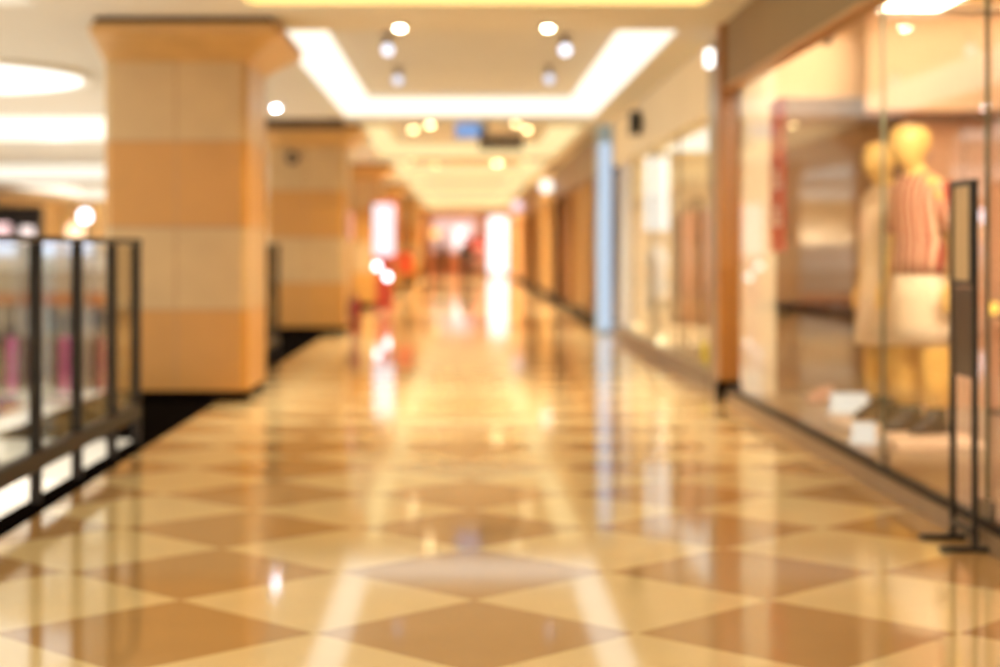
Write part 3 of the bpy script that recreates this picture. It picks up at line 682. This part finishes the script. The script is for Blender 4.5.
# ================================================================== FAR END
struct(box('wall_end', -14, 5, END, END+.2, 0, H, mat('end_wall', (240, 190, 150), .6, .04)), 'pink lit wall closing the corridor')
t = thing('shop_entrance', 'bright white lit doorway at the far end of the corridor', 'doorway', (sx(500, 74.6), 74.8, 0))
box('light_panel', -.52, .52, -.08, -.02, .14, 2.62, emat('entrance_white', (255, 250, 248), 1.7), t)
boxes('frame', [(-.68, -.53, -.12, .15, .001, 2.74), (.53, .68, -.12, .15, .001, 2.74), (-.53, .53, -.12, .15, 2.63, 2.74)], mat('frame_peach', (236, 180, 140), .5), t)
t = thing('shop_window_display', 'pink glowing shop display left of the white doorway at the end', 'display', (sx(456, 74.6), 74.8, 0))
box('light_panel', -1.0, .9, -.06, -.02, 1.05, 2.55, emat('pink_glow', (255, 206, 190), 1.0), t)
box('light_panel', -.1, .5, -.10, -.061, 1.3, 2.2, emat('pink_glow_bright', (255, 232, 228), 1.7), t)
box('counter', -1.2, .6, -.6, -.12, .001, .95, mat('pink_counter', (236, 160, 130), .5), t)
t = thing('red_sign', 'red sign panel beside the white doorway at the far end', 'sign', (sx(477, 73.4), 73.4, 0))
box('panel', -.42, .45, -.04, .04, 1.15, 1.72, emat('red_lit', (236, 66, 40), .9), t)
box('lower_board', -.36, .36, -.04, .04, .35, 1.149, mat('maroon_board', (130, 66, 50), .5), t)
for dx in (-.34, .34): box('leg', dx-.03, dx+.03, -.03, .03, .001, .349, DARKMETAL, t)
t = thing('globe_lamp', 'round orange lamp on a pole near the far left columns', 'lamp', (sx(435, 62), 62, 0))
bm = bmesh.new(); bm_cyl(bm, (0, 0, .001), (0, 0, .03), .18, n=20); bm_cyl(bm, (0, 0, .03), (0, 0, 1.58), .02, n=10); obj('pole', bm, DARKMETAL, t)
bm = bmesh.new(); bmesh.ops.create_uvsphere(bm, u_segments=18, v_segments=12, radius=.17); obj('globe', bm, emat('globe_orange', (255, 196, 110), 1.8), t, (0, 0, 1.74), smooth=True)
PSKIN = mat('person_skin', (206, 150, 116), .6)
def person(px, y, label, top, legs, hair, rz, stride, sc=.94):
    t = thing('person', label, 'person', (sx(px, y), y, .0), rz=rz, group='people far along the corridor'); t.scale = (sc, sc, sc)
    b = figure_body(t, PSKIN, arm=.05, stride=stride)
    tops = loft_part('shirt', [(0, 0, .86, .19, .15), (0, 0, 1.10, .165, .135), (0, 0, 1.28, .19, .15), (0, 0, 1.38, .20, .125), (0, 0, 1.44, .145, .095), (0, 0, 1.48, .07, .07)], top, t)
    for s in (-1, 1):
        bm = bmesh.new(); bm_cyl(bm, (s*.15, 0, 1.41), (s*.245, .0, .92), .068, .05, 16, cap=False); o = under(obj('sleeve', bm, top, t, smooth=True), tops)
        md = o.modifiers.new('solid', 'SOLIDIFY'); md.thickness = .004; md.offset = 1
        st = stride*s
        loft_part('trouser_leg', [(s*.10, -st+.02, .10, .065, .075), (s*.10, -st*.7+.012, .34, .072, .08), (s*.10, -st*.45, .52, .08, .085), (s*.095, 0, .88, .108, .125)], legs, t, n=18)
        boot(t, s*.105, BLACKMETAL, -st, .10)
    bm = bmesh.new(); bmesh.ops.create_uvsphere(bm, u_segments=20, v_segments=14, radius=1)
    bmesh.ops.delete(bm, geom=[v for v in bm.verts if v.co.z < -.25 and v.co.y < .2], context='VERTS')
    bmesh.ops.transform(bm, matrix=Matrix.Translation((0, .0, 1.70)) @ Matrix.Diagonal((.10, .112, .105, 1)), verts=bm.verts)
    obj('hair', bm, hair, t, smooth=True)
    bm = bmesh.new(); bm_loft(bm, [(0, -.13, 1.625, .014, .012), (0, -.125, 1.66, .011, .01), (0, -.115, 1.685, .006, .006)], 10); obj('nose', bm, PSKIN, t, smooth=True)
    return t
BK = mat('black_cloth', (24, 20, 20), .9); HR = mat('dark_hair', (26, 18, 14), .6); GRY = mat('grey_brown_cloth', (120, 84, 70), .9)
person(466, 66, 'person in black clothes standing before the white doorway at the far end', BK, BK, HR, math.pi, .05)
person(443, 68, 'person in grey-brown clothes walking left of the one in black', GRY, BK, HR, 2.6, .16)
person(479, 70, 'person in a maroon top standing by the red sign', mat('maroon_cloth', (110, 44, 40), .9), GRY, HR, math.pi, .04, .9)

# ================================================================== ATRIUM AND LEVEL BELOW
UW = 46.3
struct(box('wall_atrium_parapet', -14, -2.9, VOID1, VOID1+.12, .001, 1.30, mat('white_parapet', (240, 236, 228), .5, .02)), 'white parapet across the atrium')
struct(box('wall_atrium_slab', -14, -2.9, VOID1-.02, VOID1+.0, -.3, .6, mat('grey_slab_edge', (190, 176, 156), .6, .04)))
struct(boxes('wall_lower', [(-14, -2.1, VOID1, VOID1+.15, -2.4, -.301)], mat('lower_wall', (130, 92, 62), .5, .08)), 'brown shop wall on the level below')
struct(box('wall_hall_upper', -14, -2.9, 60, 60.2, 0, H, mat('hall_far', (240, 220, 184), .6, .05)))
# glazing of the lower shops
for k in range(6):
    x = -13.6+k*1.75
    t = thing('shop_glazing', ['first', 'second', 'third', 'fourth', 'fifth', 'sixth'][k]+' grey glazed bay from the left on the level below, behind the railing', 'glazing', (x, VOID1-.12, -2.399), group='glazed bays on the level below')
    box('glass_sheet', 0.05, 1.65, .03, .05, .05, 2.0, mat('grey_glass', (92, 86, 84), .6), t)
    for q in range(4): box('mullion', q*.53, q*.53+.11, .0, .09, 0, 2.07, mat('pale_mullion', (190, 182, 174), .6), t)
    box('header', 0, 1.64, .0, .09, 2.071, 2.38, mat('orange_header', (190, 110, 56), .5), t)
def lower_rack(x, y, label):
    t = thing('clothes_rack', label, 'rack', (x, y, -2.399), group='clothes racks on the level below')
    for dx in (-.7, .7):
        box('post', dx-.02, dx+.02, -.02, .02, 0, 1.6, STEEL, t); box('foot', dx-.02, dx+.02, -.15, .15, -.0005, .03, STEEL, t)
    box('rail', -.7, .7, -.015, .015, 1.601, 1.63, STEEL, t)
lower_rack(sx(80, 38), 38, 'clothes rack on the level below, seen through the middle railing bay')
lower_rack(sx(12, 38), 38.0, 'clothes rack on the level below, seen through the left railing bay')
cols = {'magenta': mat('magenta_cloth', (236, 10, 196), .8), 'maroon': mat('maroon_dark_cloth', (88, 20, 34), .9), 'purple': mat('purple_cloth', (92, 26, 110), .9), 'grey': mat('pale_grey_cloth', (200, 192, 184), .9), 'brown': mat('brown_cloth', (84, 48, 30), .9), 'pink': mat('pink_cloth', (190, 60, 110), .9)}
seq = [(80, [('maroon', -.55), ('magenta', -.33), ('brown', -.1), ('grey', .12), ('maroon', .33), ('pink', .55)]), (12, [('purple', -.5), ('brown', -.25), ('magenta', 0), ('maroon', .25), ('grey', .5)])]
rk = {80: 'middle', 12: 'left'}
cnt = {}
for px, lst in seq:
    for i, (c, dx) in enumerate(lst):
        cnt[(px, c)] = cnt.get((px, c), 0)+1
        nth = 'second ' if cnt[(px, c)] > 1 else ''
        garment(sx(px, 38)+dx, 38, -2.399+1.708, cols[c], '%s%s garment on the rack seen through the %s railing bay' % (nth, c, rk[px]), 'garments on the level below', L=1.3, w=.17, rz=1.25)
# stalls and seats in front of the racks
def pouf(px, y, m, label, r=.3, h=.42):
    t = thing('pouf_seat', label, 'seat', (sx(px, y), y, -2.399), group='seats on the level below')
    bm = bmesh.new(); bm_loft(bm, [(0, 0, .04, r*.95, r*.95), (0, 0, .1, r, r), (0, 0, h-.06, r, r), (0, 0, h, r*.9, r*.9)], 28); obj('cushion', bm, m, t, smooth=True)
    bm = bmesh.new(); bm_cyl(bm, (0, 0, 0), (0, 0, .039), r*.8, n=24); obj('base', bm, BLACKMETAL, t)
pouf(16, 34, mat('orange_vinyl', (220, 130, 50), .5), 'orange round seat on the level below near the left frame edge')
pouf(2, 35.5, mat('violet_vinyl', (110, 50, 140), .5), 'violet round seat on the level below behind the orange one', .34, .5)
pouf(62, 36.2, mat('plum_vinyl', (120, 30, 110), .5), 'plum round seat on the level below, right of the orange one')
pouf(100, 35.5, mat('grey_vinyl', (176, 176, 186), .5), 'pale grey round seat on the level below under the rack', .3, .4)
t = thing('display_counter', 'long white counter on the level below behind the railing', 'counter', (sx(40, 30), 30, -2.399))
box('body', -.5, .5, -2.2, 2.2, .08, .62, WHITE, t, bevel=.02); box('top', -.55, .55, -2.25, 2.25, .621, .67, WHITE, t); box('toe_kick', -.45, .45, -2.15, 2.15, 0, .079, BLACKMETAL, t)
# upper hall across the atrium: shop sign band, lamps
t = thing('shop_sign', 'dark shop sign band with pink lit panels across the atrium', 'sign', (sx(12, 48), 48, 0))
box('board', -1.2, .85, 0, .15, 1.35, 2.4, mat('near_black_board', (34, 28, 30), .5), t)
box('lit_panel', -.9, -.05, -.05, -.002, 1.45, 1.9, emat('pink_panel', (255, 210, 206), 1.3), t)
box('lit_panel', .25, .62, -.05, -.002, 1.40, 1.80, emat('white_pink_panel', (255, 232, 224), 1.5), t)
for dx in (-1.1, .75): box('leg', dx-.05, dx+.05, .03, .12, .001, 1.349, BLACKMETAL, t)
def lamp_post(px, py, y, rgb, s, r, label):
    t = thing('globe_lamp', label, 'lamp', (sx(px, y), y, 0), group='lamps across the atrium')
    z = sz(py, y)
    bm = bmesh.new(); bm_cyl(bm, (0, 0, .001), (0, 0, .03), .15, n=16); bm_cyl(bm, (0, 0, .03), (0, 0, z-r*.95), .025, n=8); obj('pole', bm, DARKMETAL, t)
    bm = bmesh.new(); bmesh.ops.create_uvsphere(bm, u_segments=16, v_segments=10, radius=r); obj('globe', bm, emat('lamp_%d_%d' % (px, py), rgb, s), t, (0, 0, z), smooth=True)
lamp_post(85, 216, 49, (230, 236, 255), 7, .16, 'cool white round lamp across the atrium left of the big column')
lamp_post(76, 232, 50.5, (255, 216, 170), 2.2, .30, 'larger peach round lamp across the atrium below the cool white one')
t = thing('atrium_light_strip', 'row of cool white lights along the parapet across the atrium', 'light', (sx(60, 45.7), 45.85, 1.02))
for a in (-1.9, -.75, .15): box('lit_segment', a, a+.62, 0, .11, 0, .3, emat('parapet_lit', (222, 232, 255), 1.8), t)
box('backing', -2.0, .9, .112, .145, -.02, .32, WHITE, t)
